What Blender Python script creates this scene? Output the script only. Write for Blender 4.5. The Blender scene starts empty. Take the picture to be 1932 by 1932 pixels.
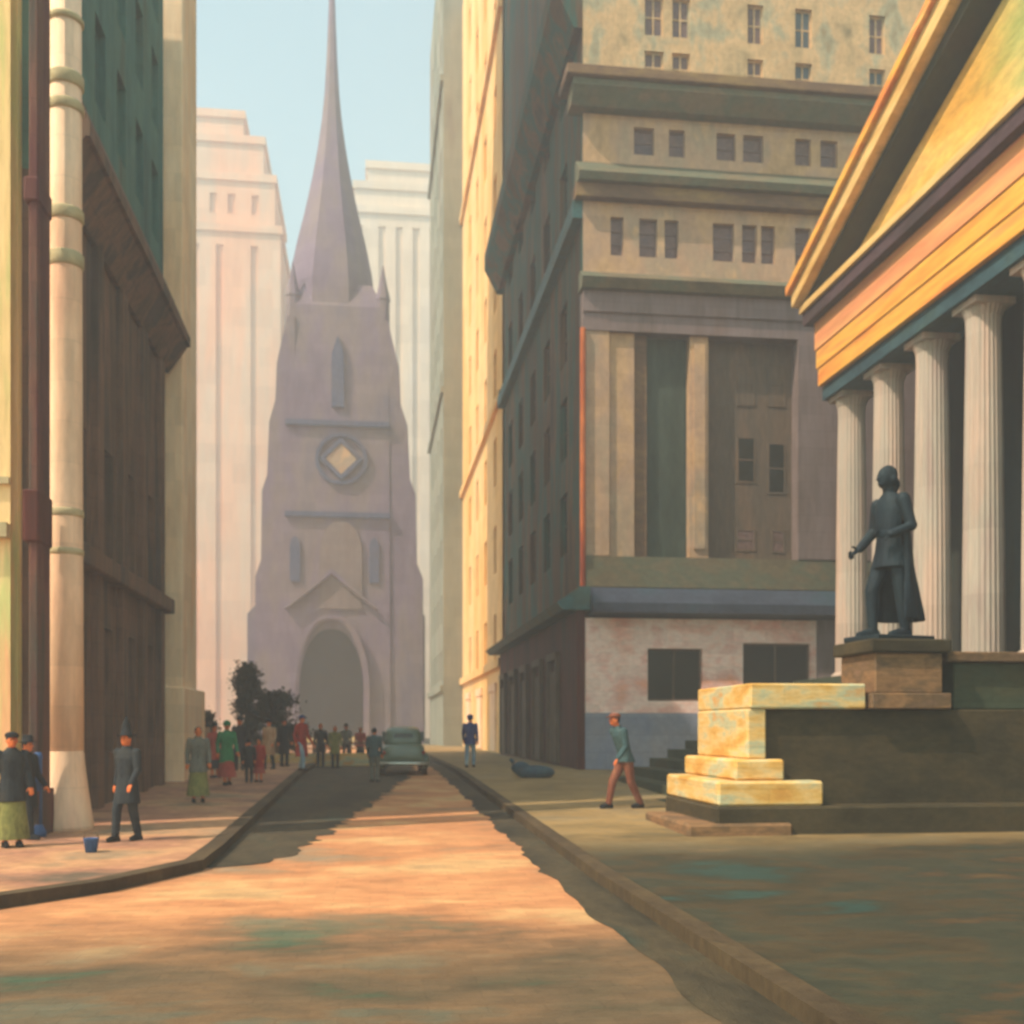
import bpy, bmesh, math, random
from mathutils import Vector, Matrix
random.seed(7)
S = bpy.context.scene
COL = S.collection
PI = math.pi
# ------------------------------------------------------------------ camera
F, U0, HV, CH = 2071.0, 966.0, 1375.0, 2.0
TH = math.atan((966-700)/F)
cam = bpy.data.cameras.new('camera'); co = bpy.data.objects.new('camera', cam); COL.objects.link(co)
cam.sensor_width = 36; cam.lens = F/1932*36; cam.shift_y = (HV-966)/1932
cam.clip_start = .1; cam.clip_end = 3000
co.location = (0, 0, CH); co.rotation_euler = (PI/2, 0, -TH)
cam.dof.use_dof = True; cam.dof.focus_distance = 4.0
cam.dof.aperture_fstop = cam.lens/1000/0.0125
S.camera = co
S.render.resolution_x = S.render.resolution_y = 1024

def at(u, t):
    a = (u-U0)/F
    return (t*(math.sin(TH)+a*math.cos(TH)), t*(math.cos(TH)-a*math.sin(TH)))
def g(y):
    return 0 if y < 14 else (.01875*(y-14) if y < 38 else .45)

# ------------------------------------------------------------------ materials
def lin(c):
    return tuple((x/12.92 if x <= .04045 else ((x+.055)/1.055)**2.4) for x in c)
def hexc(h):
    return lin(tuple(int(h[i:i+2], 16)/255 for i in (0, 2, 4)))
MATS = {}
def paint(name, cols, scale=(.5, .5, .18), rough=.85, bump=.25, joints=None, fine=9.0, spec=.25, metal=0, jdark=.72, stops=None, vvar=.3, zone=None):
    """mottled stone or plaster: several pigments blended by stretched noise, optional block joints"""
    m = bpy.data.materials.new(name); m.use_nodes = True
    n = m.node_tree.nodes; l = m.node_tree.links; n.clear()
    out = n.new('ShaderNodeOutputMaterial'); b = n.new('ShaderNodeBsdfPrincipled')
    l.new(b.outputs[0], out.inputs[0])
    tc = n.new('ShaderNodeTexCoord'); mp = n.new('ShaderNodeMapping'); mp.inputs['Scale'].default_value = scale
    l.new(tc.outputs['Object'], mp.inputs[0])
    nz = n.new('ShaderNodeTexNoise'); nz.inputs['Scale'].default_value = 1.0; nz.inputs['Detail'].default_value = 5
    nz.inputs['Roughness'].default_value = .6; nz.inputs['Distortion'].default_value = .2
    l.new(mp.outputs[0], nz.inputs['Vector'])
    cr = n.new('ShaderNodeValToRGB'); e = cr.color_ramp.elements
    k = len(cols)
    for i, c in enumerate(cols):
        p = stops[i] if stops else (.5 if k == 1 else .32+.36*i/(k-1))
        el = e[i] if i < 2 and i < len(e) else e.new(p)
        el.position = p; el.color = (*hexc(c), 1)
    if k == 1: e.remove(e[1])
    l.new(nz.outputs[0], cr.inputs[0])
    base_out = cr.outputs[0]
    if zone:      # colour changes along y, on road and pavement as painted shade: (y where it changes, softness, other pigments)
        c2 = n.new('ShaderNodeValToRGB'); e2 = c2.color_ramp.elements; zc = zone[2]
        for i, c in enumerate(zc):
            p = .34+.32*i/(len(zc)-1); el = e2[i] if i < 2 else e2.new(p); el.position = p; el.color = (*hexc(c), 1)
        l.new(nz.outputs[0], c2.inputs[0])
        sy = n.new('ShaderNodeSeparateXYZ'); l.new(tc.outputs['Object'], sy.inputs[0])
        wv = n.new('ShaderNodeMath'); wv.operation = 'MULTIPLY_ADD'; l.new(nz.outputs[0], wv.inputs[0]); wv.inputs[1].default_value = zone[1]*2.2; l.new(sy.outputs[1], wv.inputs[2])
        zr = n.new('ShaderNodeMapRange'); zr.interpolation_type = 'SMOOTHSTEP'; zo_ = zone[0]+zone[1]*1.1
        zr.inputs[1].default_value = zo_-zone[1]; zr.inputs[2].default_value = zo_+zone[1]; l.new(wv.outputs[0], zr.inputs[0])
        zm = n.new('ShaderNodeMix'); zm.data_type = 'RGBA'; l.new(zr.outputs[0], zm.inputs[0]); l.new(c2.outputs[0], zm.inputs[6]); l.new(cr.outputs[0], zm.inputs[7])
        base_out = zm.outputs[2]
    # fine streaks
    mp2 = n.new('ShaderNodeMapping'); s = fine
    mp2.inputs['Scale'].default_value = (scale[0]*s, scale[1]*s, scale[2]*s)
    l.new(tc.outputs['Object'], mp2.inputs[0])
    nf = n.new('ShaderNodeTexNoise'); nf.inputs['Scale'].default_value = 1; nf.inputs['Detail'].default_value = 6; nf.inputs['Roughness'].default_value = .7
    l.new(mp2.outputs[0], nf.inputs['Vector'])
    mr = n.new('ShaderNodeMapRange'); mr.inputs[1].default_value = .3; mr.inputs[2].default_value = .7
    mr.inputs[3].default_value = 1-vvar; mr.inputs[4].default_value = 1+vvar*.8
    l.new(nf.outputs[0], mr.inputs[0])
    mx = n.new('ShaderNodeMix'); mx.data_type = 'RGBA'; mx.blend_type = 'MULTIPLY'; mx.inputs[0].default_value = 1
    l.new(base_out, mx.inputs[6]); l.new(mr.outputs[0], mx.inputs[7])
    col = mx.outputs[2]; hgt = nf.outputs[0]
    if joints:
        sx = n.new('ShaderNodeSeparateXYZ'); l.new(tc.outputs['Object'], sx.inputs[0])
        ad = n.new('ShaderNodeMath'); ad.operation = 'ADD'; l.new(sx.outputs[0], ad.inputs[0]); l.new(sx.outputs[1], ad.inputs[1])
        cb = n.new('ShaderNodeCombineXYZ')
        if len(joints) == 3:      # flags in a horizontal plane
            l.new(sx.outputs[0], cb.inputs[0]); l.new(sx.outputs[1], cb.inputs[1])
        else:
            l.new(ad.outputs[0], cb.inputs[0]); l.new(sx.outputs[2], cb.inputs[1])
        br = n.new('ShaderNodeTexBrick'); br.inputs['Scale'].default_value = 1
        br.inputs['Brick Width'].default_value = joints[0]; br.inputs['Row Height'].default_value = joints[1]
        br.inputs['Mortar Size'].default_value = .012; br.inputs['Mortar Smooth'].default_value = .6
        br.inputs['Color1'].default_value = (1, 1, 1, 1); br.inputs['Color2'].default_value = (.86, .86, .86, 1)
        br.inputs['Mortar'].default_value = (jdark, jdark, jdark, 1)
        # wobble the courses a little so that they are not ruler-straight
        wb = n.new('ShaderNodeVectorMath'); wb.operation = 'MULTIPLY_ADD'
        l.new(nf.outputs[1], wb.inputs[0]); wb.inputs[1].default_value = (.03, .03, 0); l.new(cb.outputs[0], wb.inputs[2])
        l.new(wb.outputs[0], br.inputs['Vector'])
        m2 = n.new('ShaderNodeMix'); m2.data_type = 'RGBA'; m2.blend_type = 'MULTIPLY'; m2.inputs[0].default_value = 1
        l.new(col, m2.inputs[6]); l.new(br.outputs[0], m2.inputs[7]); col = m2.outputs[2]
    l.new(col, b.inputs['Base Color'])
    b.inputs['Roughness'].default_value = rough; b.inputs['Specular IOR Level'].default_value = spec; b.inputs['Metallic'].default_value = metal
    if bump:
        bp = n.new('ShaderNodeBump'); bp.inputs['Strength'].default_value = bump; bp.inputs['Distance'].default_value = .05
        l.new(hgt, bp.inputs['Height']); l.new(bp.outputs[0], b.inputs['Normal'])
    MATS[name] = m
    return m

# setting
road_m = paint('road_dust', ['8c7c68', 'a47c5c', 'bc8058', 'c88c60', 'cca070', 'a88662'], (.30, .5, .5), .85, .6, fine=7, joints=(.42, .22, 1), jdark=.84, stops=[.28, .38, .46, .54, .62, .72], zone=(10.9, 1.9, ['3e5442', '584c3a', '64523e', '705840', '5e5a4a', '6a543e']), vvar=.2)  # zone: foreground shade painted as duller road colours
walkR_m = paint('part_shaded_flags', ['7c6848', '8c744c', '9c8054', '8c7858', '80704e'], (.35, .55, .5), .75, .35, joints=(1.6, 1.1, 1), spec=.3, jdark=.85, vvar=.2, zone=(17.0, 2.2, ['2c423c', '34362a', '3c3424', '463a28', '3c3a2c', '34362a', '4a3a28', '58462c']))  # zone: shade over the near flags put into darker colours
walkL_m = paint('rosy_flags', ['6a5a4c', 'a8765e', 'c0906a', '8c7a64'], (.4, .5, .5), .75, .3, joints=(1.2, .9, 1), jdark=.82)
kerbshade_m = paint('painted_kerb_shade', ['2c2a22', '3a3429', '4a4030', '323a32'], (.7, .3, .5), .8, .5)  # shade along the kerbs as a dark surface colour
kerb_m = paint('kerb_stone', ['3c3226', '4a3c2c', '5a4a34'], (.8, .6, .5), .8, .4)
grd_m = paint('earth', ['6a6250', '7d6e58', '8a7b62'], (.1, .1, .1), .9, .2)
# stone and plaster
cream_m = paint('cream_stone', ['e8b494', 'f4c8a4', 'f8d4b4', 'f0c0a4'], (.6, .6, .15), joints=(1.5, .7), jdark=.85, vvar=.15)
peach_m = paint('peach_stone', ['fcc898', 'ffd4a8', 'ffe0bc', 'fccca0'], (.5, .5, .1), joints=(1.5, .8), jdark=.88, vvar=.12)
lime_m = paint('yellow_green_plaster', ['b8c078', 'e4c488', 'f0cc94', 'c8c884', 'e8b080'], (.9, .9, .12), stops=[.3, .42, .52, .6, .7], vvar=.15)
limeb_m = paint('grey_green_band', ['a89c78', 'b8a884', 'b4a078'], (.8, .8, .8), vvar=.15)
maroon_m = paint('maroon_stone', ['3c1c20', '5a2c2c', '6a4438', '4a4038', '58302c'], (1.6, 1.6, .16), joints=(1.0, .6), vvar=.25)
brown_m = paint('brownstone', ['4c4038', '665040', '7a5a48', '50463e', '5c4a44'], (1.2, 1.2, .12), joints=(1.2, .5), vvar=.22)
teal_m = paint('teal_stone', ['2c5450', '3c6a64', '4c7468', '4a5c50'], (.8, .8, .14), joints=(1.2, .6), vvar=.22)
greyg_m = paint('pale_grey_green_stone', ['b4b8a4', 'c8c8b4', 'c0b8a0'], (.4, .4, .06), vvar=.1)
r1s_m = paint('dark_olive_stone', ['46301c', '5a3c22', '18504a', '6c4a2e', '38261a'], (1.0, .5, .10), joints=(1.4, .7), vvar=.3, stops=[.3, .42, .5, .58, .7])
r1e_m = paint('tan_stone', ['a88868', 'bc9874', 'b09078', 'a48e78', 'c8a078'], (.5, .5, .3), joints=(1.3, .6), vvar=.15, jdark=.85)
r1up_m = paint('mottled_sand_stone', ['8c7c60', 'b49874', 'c8a47c', 'a09880', '8c7454'], (.6, .6, .4), joints=(1.4, .7), vvar=.25, jdark=.85)
r1pink_m = paint('rose_stone', ['f0a898', 'f4c0b0', 'fcdcd0', 'f0bcb0', 'f0a888'], (.5, .5, .9), joints=(1.2, .45), vvar=.16, jdark=.8)
r1blue_m = paint('blue_grey_stone', ['7c86a0', '8c90a0', '98949c'], (.6, .6, .5), joints=(1.5, .6), vvar=.12)
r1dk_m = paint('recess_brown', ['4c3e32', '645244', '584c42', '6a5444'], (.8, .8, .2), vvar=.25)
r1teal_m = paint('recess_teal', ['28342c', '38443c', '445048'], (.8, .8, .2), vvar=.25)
green_m = paint('olive_cornice', ['5c5444', '6c604c', '5c6050', '746450'], (.5, .5, .8), vvar=.2)
umber_m = paint('umber_cornice', ['5a4636', '6c5240', '8a7048'], (.4, .4, .8), vvar=.2)
violet_m = paint('violet_grey_stone', ['6c5c58', '7c6c6c', '74605c'], (.7, .7, .12), joints=(1.2, .6), vvar=.14)
navy_m = paint('blue_black_canopy', ['2c3444', '384050', '2c4450'], (.6, .6, .8), rough=.6)
redrefl_m = paint('reflected_red', ['7c3420', 'a04820', 'c06a38', '6a2c20'], (1, 1, .2))
garnet_m = paint('garnet_stone', ['38180f', '48201a', '58241c', '382820'], (1, .6, .15), vvar=.25)
tealcan_m = paint('teal_canopy', ['2c4c4c', '345c60', '444c40'], (.6, .6, .6), rough=.6)
ochre_m = paint('ochre_stone', ['dca45c', 'e8b470', 'f0c48c', 'e4bc88'], (.4, .25, .07), joints=(1.6, .8), vvar=.1, jdark=.9)
sage_m = paint('sage_stone', ['74786c', '80847a', '8c8c80', '7c746a'], (.4, .25, .07), joints=(1.6, .8), vvar=.12, jdark=.9)
# temple
marb_m = paint('warm_marble', ['b49888', 'c4a898', 'b0a498', 'a89088'], (1, 1, .12), joints=(5, 1.6), vvar=.1, jdark=.9)
gold_m = paint('gold_stone', ['dc8040', 'e89c44', 'e8b04c', 'e49050', 'ecc070'], (.4, .12, 1.5), fine=5, vvar=.2)
goldp_m = paint('pale_gold_stone', ['c49450', 'd8ac68', 'e4bc7c', 'bc9858'], (.4, .15, 1.5), fine=5, vvar=.2)
tymp_m = paint('golden_plaster', ['c89440', 'd8a048', 'e0b460', 'dca860'], (.5, .25, .7), vvar=.25, zone=(-.6, 1.6, ['8c9c58', 'a0ac6c', 'b4b070', '90a078']))
soff_m = paint('dark_green_soffit', ['24281e', '343828', '3c3428'], (.8, .3, .8), vvar=.2)
vline_m = paint('violet_shade_line', ['44303a', '503c44', '3c3034'], (.8, .3, .8))
bluearc_m = paint('blue_green_architrave', ['26404c', '34505a', '3c5048'], (.8, .4, .8))
cella_m = paint('green_grey_wall', ['1c2c30', '26383c', '30342e', '2a2428'], (.5, .5, .12), vvar=.2)
gran_m = paint('brown_granite', ['30281a', '3c3424', '483c28', '3c3828'], (.6, .6, 1.2), joints=(1.6, .5), vvar=.25, jdark=.8)
grang_m = paint('green_granite', ['343c2e', '404838', '46422f'], (.6, .6, 1.2), joints=(1.8, .55), vvar=.2, jdark=.82)
cap_m = paint('buff_limestone', ['cc9448', 'd8a85c', 'e0bc80', 'b8b898', 'd09c60'], (.8, .8, 2.5), joints=(1.4, .35), vvar=.16, jdark=.82)
ped_m = paint('rosy_granite', ['74563c', '8c6848', '66503a', '846450'], (1, 1, 2.5), joints=(1.0, .3), vvar=.22, jdark=.75)
church_m = paint('mauve_sandstone', ['66566a', '746478', '7c6c70', '6a6070'], (.25, .25, .08), joints=(2, 1), vvar=.14)
chdk_m = paint('mauve_string_course', ['3c4460', '4c506c', '504c5c'], (.3, .3, .3))
churd_m = paint('church_door_shade', ['0c0806', '141010'], (.5, .5, .5))
bgp_m = paint('pink_tower_stone', ['e0a080', 'e8b090', 'd8b8a0', 'e0a888'], (.10, .10, .02), joints=(4, 3), vvar=.08, jdark=.93)
bgc_m = paint('cream_tower_stone', ['d8c0ac', 'e0ccb8', 'd0c4bc'], (.10, .10, .02), joints=(4, 3), vvar=.08, jdark=.93)
glass_m = paint('dark_glass', ['24282c', '303438', '2c2c2c'], (1, 1, 1), rough=.25, bump=0, spec=.5)
glassg_m = paint('green_dark_glass', ['10140e', '1a1e16'], (1, 1, 1), rough=.3, bump=0, spec=.4)
glassb_m = paint('slate_blue_glass', ['38444c', '485458'], (1, 1, 1), rough=.3, bump=0, spec=.4)
glassv_m = paint('mauve_glass', ['5c4844', '6c5450', '544850'], (1, 1, 1), rough=.4, bump=0, spec=.3)
bronze_m = paint('blue_bronze', ['101c26', '16242e', '1a2a32', '1c1c24'], (1.5, 1.5, .7), rough=.65, metal=.2, spec=.25)
leaf_m = paint('leaves', ['20281f', '2c342c', '343c34'], (1, 1, 1), bump=0)
bark_m = paint('bark', ['3a3028', '4a3c30'], (3, 3, .6))
def cloth(name, cols, rough=.9, vvar=.3): return paint(name, cols, (5, 5, 2.5), rough, .3, fine=5, vvar=vvar)
skin_m = cloth('skin', ['c86028', 'd87038', 'c86840'], .6, .1)
c_dark = cloth('dark_wool', ['20242c', '2c3034', '383430'])
c_black = cloth('black_felt', ['181a1e', '24262a'])
c_green = cloth('green_wool', ['1c6c40', '2c7c50', '38845c'])
c_red = cloth('red_wool', ['8c1c18', 'a42c20', 'b43828'])
c_blue = cloth('blue_wool', ['1c2c5c', '243870', '2c4478'])
c_lblue = cloth('light_blue_cloth', ['5c7898', '88a0b0', 'a8b4b4'])
c_teal = cloth('slate_wool', ['30484c', '3c565c', '485c5c'])
c_brown = cloth('russet_cloth', ['6c3c2c', '7c4838', '8c5c44'])
c_olive = cloth('olive_cloth', ['6c6c3c', '848048', '54502c'])
c_grey = cloth('grey_cloth', ['5c5c54', '6c6c64', '78705f'])
c_tan = cloth('tan_cloth', ['a88060', 'b89070', 'c09c7c'])
c_rose = cloth('rose_cloth', ['9c3c34', 'b05044'])
c_cobalt = paint('blue_enamel', ['2c4878', '385888', '34507c'], (2, 2, .5), rough=.5)
tyre_m = paint('rubber', ['1c1c1c', '262626'], (2, 2, 2))
car_m = paint('sage_enamel', ['4c5c50', '5c6c5c', '68705f'], (1, 1, 1), rough=.3, bump=0, spec=.5, vvar=.08)
chrome_m = paint('pale_metal', ['c4c4b8', 'd4d4c8'], (2, 2, 2), rough=.3, metal=.7, bump=0)
tail_m = paint('red_lamp_glass', ['8c1c14', 'a02820'], (2, 2, 2), rough=.3, bump=0)
sack_m = cloth('blue_sack', ['24384c', '2c4858', '34505c'])

# ------------------------------------------------------------------ mesh helpers
class MB:
    def __init__(s): s.bm = bmesh.new()
    def box(s, x0, x1, y0, y1, z0, z1, bev=0.0, taper=0.0):
        b = s.bm
        tx, ty = (x1-x0)*taper/2, (y1-y0)*taper/2
        v = [b.verts.new(p) for p in ((x0, y0, z0), (x1, y0, z0), (x1, y1, z0), (x0, y1, z0),
             (x0+tx, y0+ty, z1), (x1-tx, y0+ty, z1), (x1-tx, y1-ty, z1), (x0+tx, y1-ty, z1))]
        fs = [b.faces.new([v[i] for i in q]) for q in ((3, 2, 1, 0), (4, 5, 6, 7), (0, 1, 5, 4), (1, 2, 6, 5), (2, 3, 7, 6), (3, 0, 4, 7))]
        if bev:
            es = list({e for f in fs for e in f.edges})
            bmesh.ops.bevel(b, geom=es, offset=bev, segments=1, affect='EDGES')
        return s
    def quad(s, *p): s.bm.faces.new([s.bm.verts.new(q) for q in p]); return s
    def prism(s, poly, axis, c0, c1):
        """extrude a 2D polygon: axis 'x' -> poly (y,z); 'y' -> (x,z); 'z' -> (x,y)"""
        def P(p, c): return {'x': (c, p[0], p[1]), 'y': (p[0], c, p[1]), 'z': (p[0], p[1], c)}[axis]
        a = [s.bm.verts.new(P(p, c0)) for p in poly]; b = [s.bm.verts.new(P(p, c1)) for p in poly]
        s.bm.faces.new(a); s.bm.faces.new(b[::-1]); n = len(poly)
        for i in range(n): s.bm.faces.new((a[i], b[i], b[(i+1) % n], a[(i+1) % n]))
        return s
    def rings(s, rings, cap=True):
        vs = [[s.bm.verts.new(p) for p in r] for r in rings]; n = len(vs[0])
        for i in range(len(vs)-1):
            for j in range(n): s.bm.faces.new((vs[i][j], vs[i][(j+1) % n], vs[i+1][(j+1) % n], vs[i+1][j]))
        if cap: s.bm.faces.new(vs[0][::-1]); s.bm.faces.new(vs[-1])
        return s
    def lathe(s, cx, cy, prof, n=24, flute=0, phase=0.0):
        rs = []
        for r, z in prof:
            ring = []
            for j in range(n):
                a = 2*PI*j/n+phase; rr = r*(1-flute if (flute and j % 2) else 1)
                ring.append((cx+rr*math.cos(a), cy+rr*math.sin(a), z))
            rs.append(ring)
        return s.rings(rs)
    def tube(s, pts, rad, n=10):
        pts = [Vector(p) for p in pts]; rs = []
        for i, p in enumerate(pts):
            d = (pts[min(i+1, len(pts)-1)]-pts[max(i-1, 0)]).normalized()
            up = Vector((0, 1, 0)) if abs(d.y) < .9 else Vector((1, 0, 0))
            a = d.cross(up).normalized(); b = d.cross(a).normalized()
            r = rad[i] if isinstance(rad[i], tuple) else (rad[i], rad[i])
            rs.append([tuple(p+a*r[0]*math.cos(2*PI*j/n)+b*r[1]*math.sin(2*PI*j/n)) for j in range(n)])
        return s.rings(rs)
    def ball(s, c, r, n=12, m=8):
        r = r if isinstance(r, tuple) else (r, r, r)
        rs = []
        for i in range(m+1):
            t = PI*(i+.02)/(m+.04)
            rs.append([(c[0]+r[0]*math.sin(t)*math.cos(2*PI*j/n), c[1]+r[1]*math.sin(t)*math.sin(2*PI*j/n), c[2]-r[2]*math.cos(t)) for j in range(n)])
        return s.rings(rs)
    def loft(s, secs, n=16):
        """stack of horizontal ellipses (cx, cy, z, rx, ry)"""
        return s.rings([[(cx+rx*math.cos(2*PI*j/n), cy+ry*math.sin(2*PI*j/n), z) for j in range(n)] for cx, cy, z, rx, ry in secs])
    def wall(s, ax, c, depth, a0, a1, z0, z1, holes):
        """a wall skin with real openings. ax='y': plane y=c, running in x; depth signed, towards the inside"""
        def P(a, z, d): return (a, c+d, z) if ax == 'y' else (c+d, a, z)
        A = sorted({a0, a1, *[h[0] for h in holes], *[h[1] for h in holes]}); Z = sorted({z0, z1, *[h[2] for h in holes], *[h[3] for h in holes]})
        A = [a for a in A if a0 <= a <= a1]; Z = [z for z in Z if z0 <= z <= z1]
        for i in range(len(A)-1):
            for k in range(len(Z)-1):
                ca, cz = (A[i]+A[i+1])/2, (Z[k]+Z[k+1])/2
                if any(h[0] < ca < h[1] and h[2] < cz < h[3] for h in holes): continue
                s.quad(P(A[i], Z[k], 0), P(A[i+1], Z[k], 0), P(A[i+1], Z[k+1], 0), P(A[i], Z[k+1], 0))
        for b0, b1, y0, y1 in holes:
            s.quad(P(b0, y0, 0), P(b1, y0, 0), P(b1, y0, depth), P(b0, y0, depth))
            s.quad(P(b0, y1, 0), P(b1, y1, 0), P(b1, y1, depth), P(b0, y1, depth))
            s.quad(P(b0, y0, 0), P(b0, y1, 0), P(b0, y1, depth), P(b0, y0, depth))
            s.quad(P(b1, y0, 0), P(b1, y1, 0), P(b1, y1, depth), P(b1, y0, depth))
        return s
    def merge(s): bmesh.ops.remove_doubles(s.bm, verts=s.bm.verts, dist=.0005); return s
    def xf(s, M): bmesh.ops.transform(s.bm, matrix=M, verts=s.bm.verts); return s

ORG = {}
def props(o, label=None, cat=None, group=None, kind=None):
    if label: o['label'] = label
    if cat: o['category'] = cat
    if group: o['group'] = group
    if kind: o['kind'] = kind
    return o
def thing(name, label, cat, loc, group=None):
    o = bpy.data.objects.new(name, None); COL.objects.link(o); o.location = loc; o.empty_display_size = .2
    ORG[o.name] = Vector(loc); return props(o, label, cat, group)
def mesh_obj(name, me, mat, parent=None, smooth=False):
    o = bpy.data.objects.new(name, me); COL.objects.link(o)
    if mat: me.materials.clear(); me.materials.append(mat)
    if smooth:
        for p in me.polygons: p.use_smooth = True
    if parent: o.parent = parent; ORG[o.name] = ORG[parent.name].copy()
    return o
def part(name, mb, mat, parent=None, smooth=False, org=None):
    """vertices come in world coordinates; they are stored relative to the thing's base"""
    off = ORG[parent.name] if parent else (Vector(org) if org else Vector((0, 0, 0)))
    bmesh.ops.recalc_face_normals(mb.bm, faces=mb.bm.faces)
    bmesh.ops.translate(mb.bm, vec=-off, verts=mb.bm.verts)
    me = bpy.data.meshes.new(name); mb.bm.to_mesh(me); mb.bm.free()
    o = mesh_obj(name, me, mat, parent, smooth)
    if not parent: o.location = off; ORG[o.name] = off
    return o
def window(parent, ax, c, depth, h, glass, fr, bars=(1, 1), fw=.06):
    """frame part with a pane sub-part, set back inside an opening"""
    a0, a1, z0, z1 = h; d0, d1 = sorted((c+depth*.55, c+depth*.8)); g0, g1 = sorted((c+depth*.7, c+depth*.76))
    def B(m, p0, p1, q0, q1, e0, e1): m.box(p0, p1, e0, e1, q0, q1) if ax == 'y' else m.box(e0, e1, p0, p1, q0, q1)
    m = MB()
    B(m, a0, a0+fw, z0, z1, d0, d1); B(m, a1-fw, a1, z0, z1, d0, d1)
    B(m, a0+fw, a1-fw, z0, z0+fw, d0, d1); B(m, a0+fw, a1-fw, z1-fw, z1, d0, d1)
    for i in range(1, bars[0]+1):
        x = a0+(a1-a0)*i/(bars[0]+1); B(m, x-fw*.4, x+fw*.4, z0+fw, z1-fw, d0, d1)
    for i in range(1, bars[1]+1):
        z = z0+(z1-z0)*i/(bars[1]+1); B(m, a0+fw, a1-fw, z-fw*.4, z+fw*.4, d0+.004, d1-.004)
    f = part('window', m, fr, parent)
    p = MB(); B(p, a0+.01, a1-.01, z0+.01, z1-.01, g0, g1); part('pane', p, glass, f)
    return f

# ------------------------------------------------------------------ ground, road, pavements
def sheet(name, rows, m, lift, sub=1):
    """rows of (y, x0, x1) joined into a sheet that follows the rise of the street"""
    mb = MB(); pr = None
    ys = []
    for y, a, b in rows:
        ys.append((y, a, b))
    for i in range(len(ys)-1):
        (y0, a0, b0), (y1, a1, b1) = ys[i], ys[i+1]
        mb.quad((a0, y0, g(y0)+lift), (b0, y0, g(y0)+lift), (b1, y1, g(y1)+lift), (a1, y1, g(y1)+lift))
    mb.merge(); o = part(name, mb, m); props(o, kind='structure'); return o
sheet('ground', [(-90, -280, 280), (14, -280, 280), (38, -280, 280), (560, -280, 280)], grd_m, -.004)
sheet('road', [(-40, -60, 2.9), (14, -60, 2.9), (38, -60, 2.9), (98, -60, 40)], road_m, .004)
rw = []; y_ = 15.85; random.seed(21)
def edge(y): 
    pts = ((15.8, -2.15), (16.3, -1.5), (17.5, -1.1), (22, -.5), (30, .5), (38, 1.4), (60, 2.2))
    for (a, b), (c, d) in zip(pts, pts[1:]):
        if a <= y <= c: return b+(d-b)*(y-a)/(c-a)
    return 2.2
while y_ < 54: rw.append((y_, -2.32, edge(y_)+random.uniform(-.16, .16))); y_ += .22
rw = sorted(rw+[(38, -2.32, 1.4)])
sheet('kerb_shade_left', rw, kerbshade_m, .012)  # dark sheet painted in for the shade beside the left kerb
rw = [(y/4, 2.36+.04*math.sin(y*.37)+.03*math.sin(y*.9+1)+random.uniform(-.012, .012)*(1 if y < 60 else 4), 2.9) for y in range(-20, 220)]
sheet('kerb_shade_right', rw, kerbshade_m, .010); random.seed(7)  # narrow dark sheet painted in for the right kerb's shade
K = .15
def slab(name, poly_rows, m, lift):
    mb = MB()
    for i in range(len(poly_rows)-1):
        (y0, a0, b0), (y1, a1, b1) = poly_rows[i], poly_rows[i+1]
        mb.quad((a0, y0, g(y0)+lift), (b0, y0, g(y0)+lift), (b1, y1, g(y1)+lift), (a1, y1, g(y1)+lift))
    mb.merge(); return props(part(name, mb, m), kind='structure')
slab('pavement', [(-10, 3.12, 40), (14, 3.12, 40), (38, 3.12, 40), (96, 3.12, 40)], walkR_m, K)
LP = [(4.0, -40, -10.6), (8.5, -40, -7.35), (12.8, -40, -4.35), (14, -40, -3.4), (15.7, -40, -2.55), (17.5, -40, -2.5), (38, -40, -2.5), (96, -40, -2.5)]
slab('pavement', LP, walkL_m, K)
def kerb(pts, inward, name='kerb'):
    mb = MB()
    for i in range(len(pts)-1):
        (x0, y0), (x1, y1) = pts[i], pts[i+1]; (i0, j0), (i1, j1) = inward[i], inward[i+1]
        z0, z1 = g(y0), g(y1)
        mb.quad((x0, y0, z0-.02), (x1, y1, z1-.02), (x1, y1, z1+K+.006), (x0, y0, z0+K+.006))
        mb.quad((x0, y0, z0+K+.006), (x1, y1, z1+K+.006), (i1, j1, z1+K+.006), (i0, j0, z0+K+.006))
    mb.merge(); return props(part(name, mb, kerb_m), kind='structure')
kerb([(2.9, y) for y in (-10, 14, 38, 96)], [(3.14, y) for y in (-10, 14, 38, 96)])
kerb([(b+.24, y-.08) for y, a, b in LP], [(b-.02, y) for y, a, b in LP])

# ------------------------------------------------------------------ the temple front on the right
FX = 15.0                        # plane of the column axes
th = thing('temple_building', 'columned classical temple building with golden pediment, on the right above the granite steps', 'building', (FX, 24, .5))
ZB, ZT = 3.55, 12.5
pl = MB().box(13.2, 40, 21, 34.4, .2, ZB-.35).box(13.6, 40, 21.05, 34.2, ZB-.35, ZB).box(15.5, 40, 12, 21, .2, ZB-.35).box(14, 40, 12.2, 21.05, ZB-.35, ZB)
part('platform', pl, grang_m, th)
for k in range(8):
    y = 32.9-2.5*k
    c = MB(); prof = [(.62, ZB+.002), (.62, ZB+.12), (.54, ZB+.2)]
    for i in range(9):
        q = i/8; prof.append((.50-.09*q**1.4, ZB+.22+(ZT-.75-ZB-.22)*q))
    prof += [(.42, ZT-.4), (.44, ZT-.36), (.50, ZT-.2), (.51, ZT-.16)]
    c.lathe(FX, y, prof, n=48, flute=.055)
    c.box(FX-.53, FX+.53, y-.53, y+.53, ZT-.16, ZT-.002)
    part('column', c, marb_m, th)
part('architrave', MB().box(FX-.66, FX+.75, 13.6, 33.6, ZT, ZT+.45), bluearc_m, th)
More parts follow.
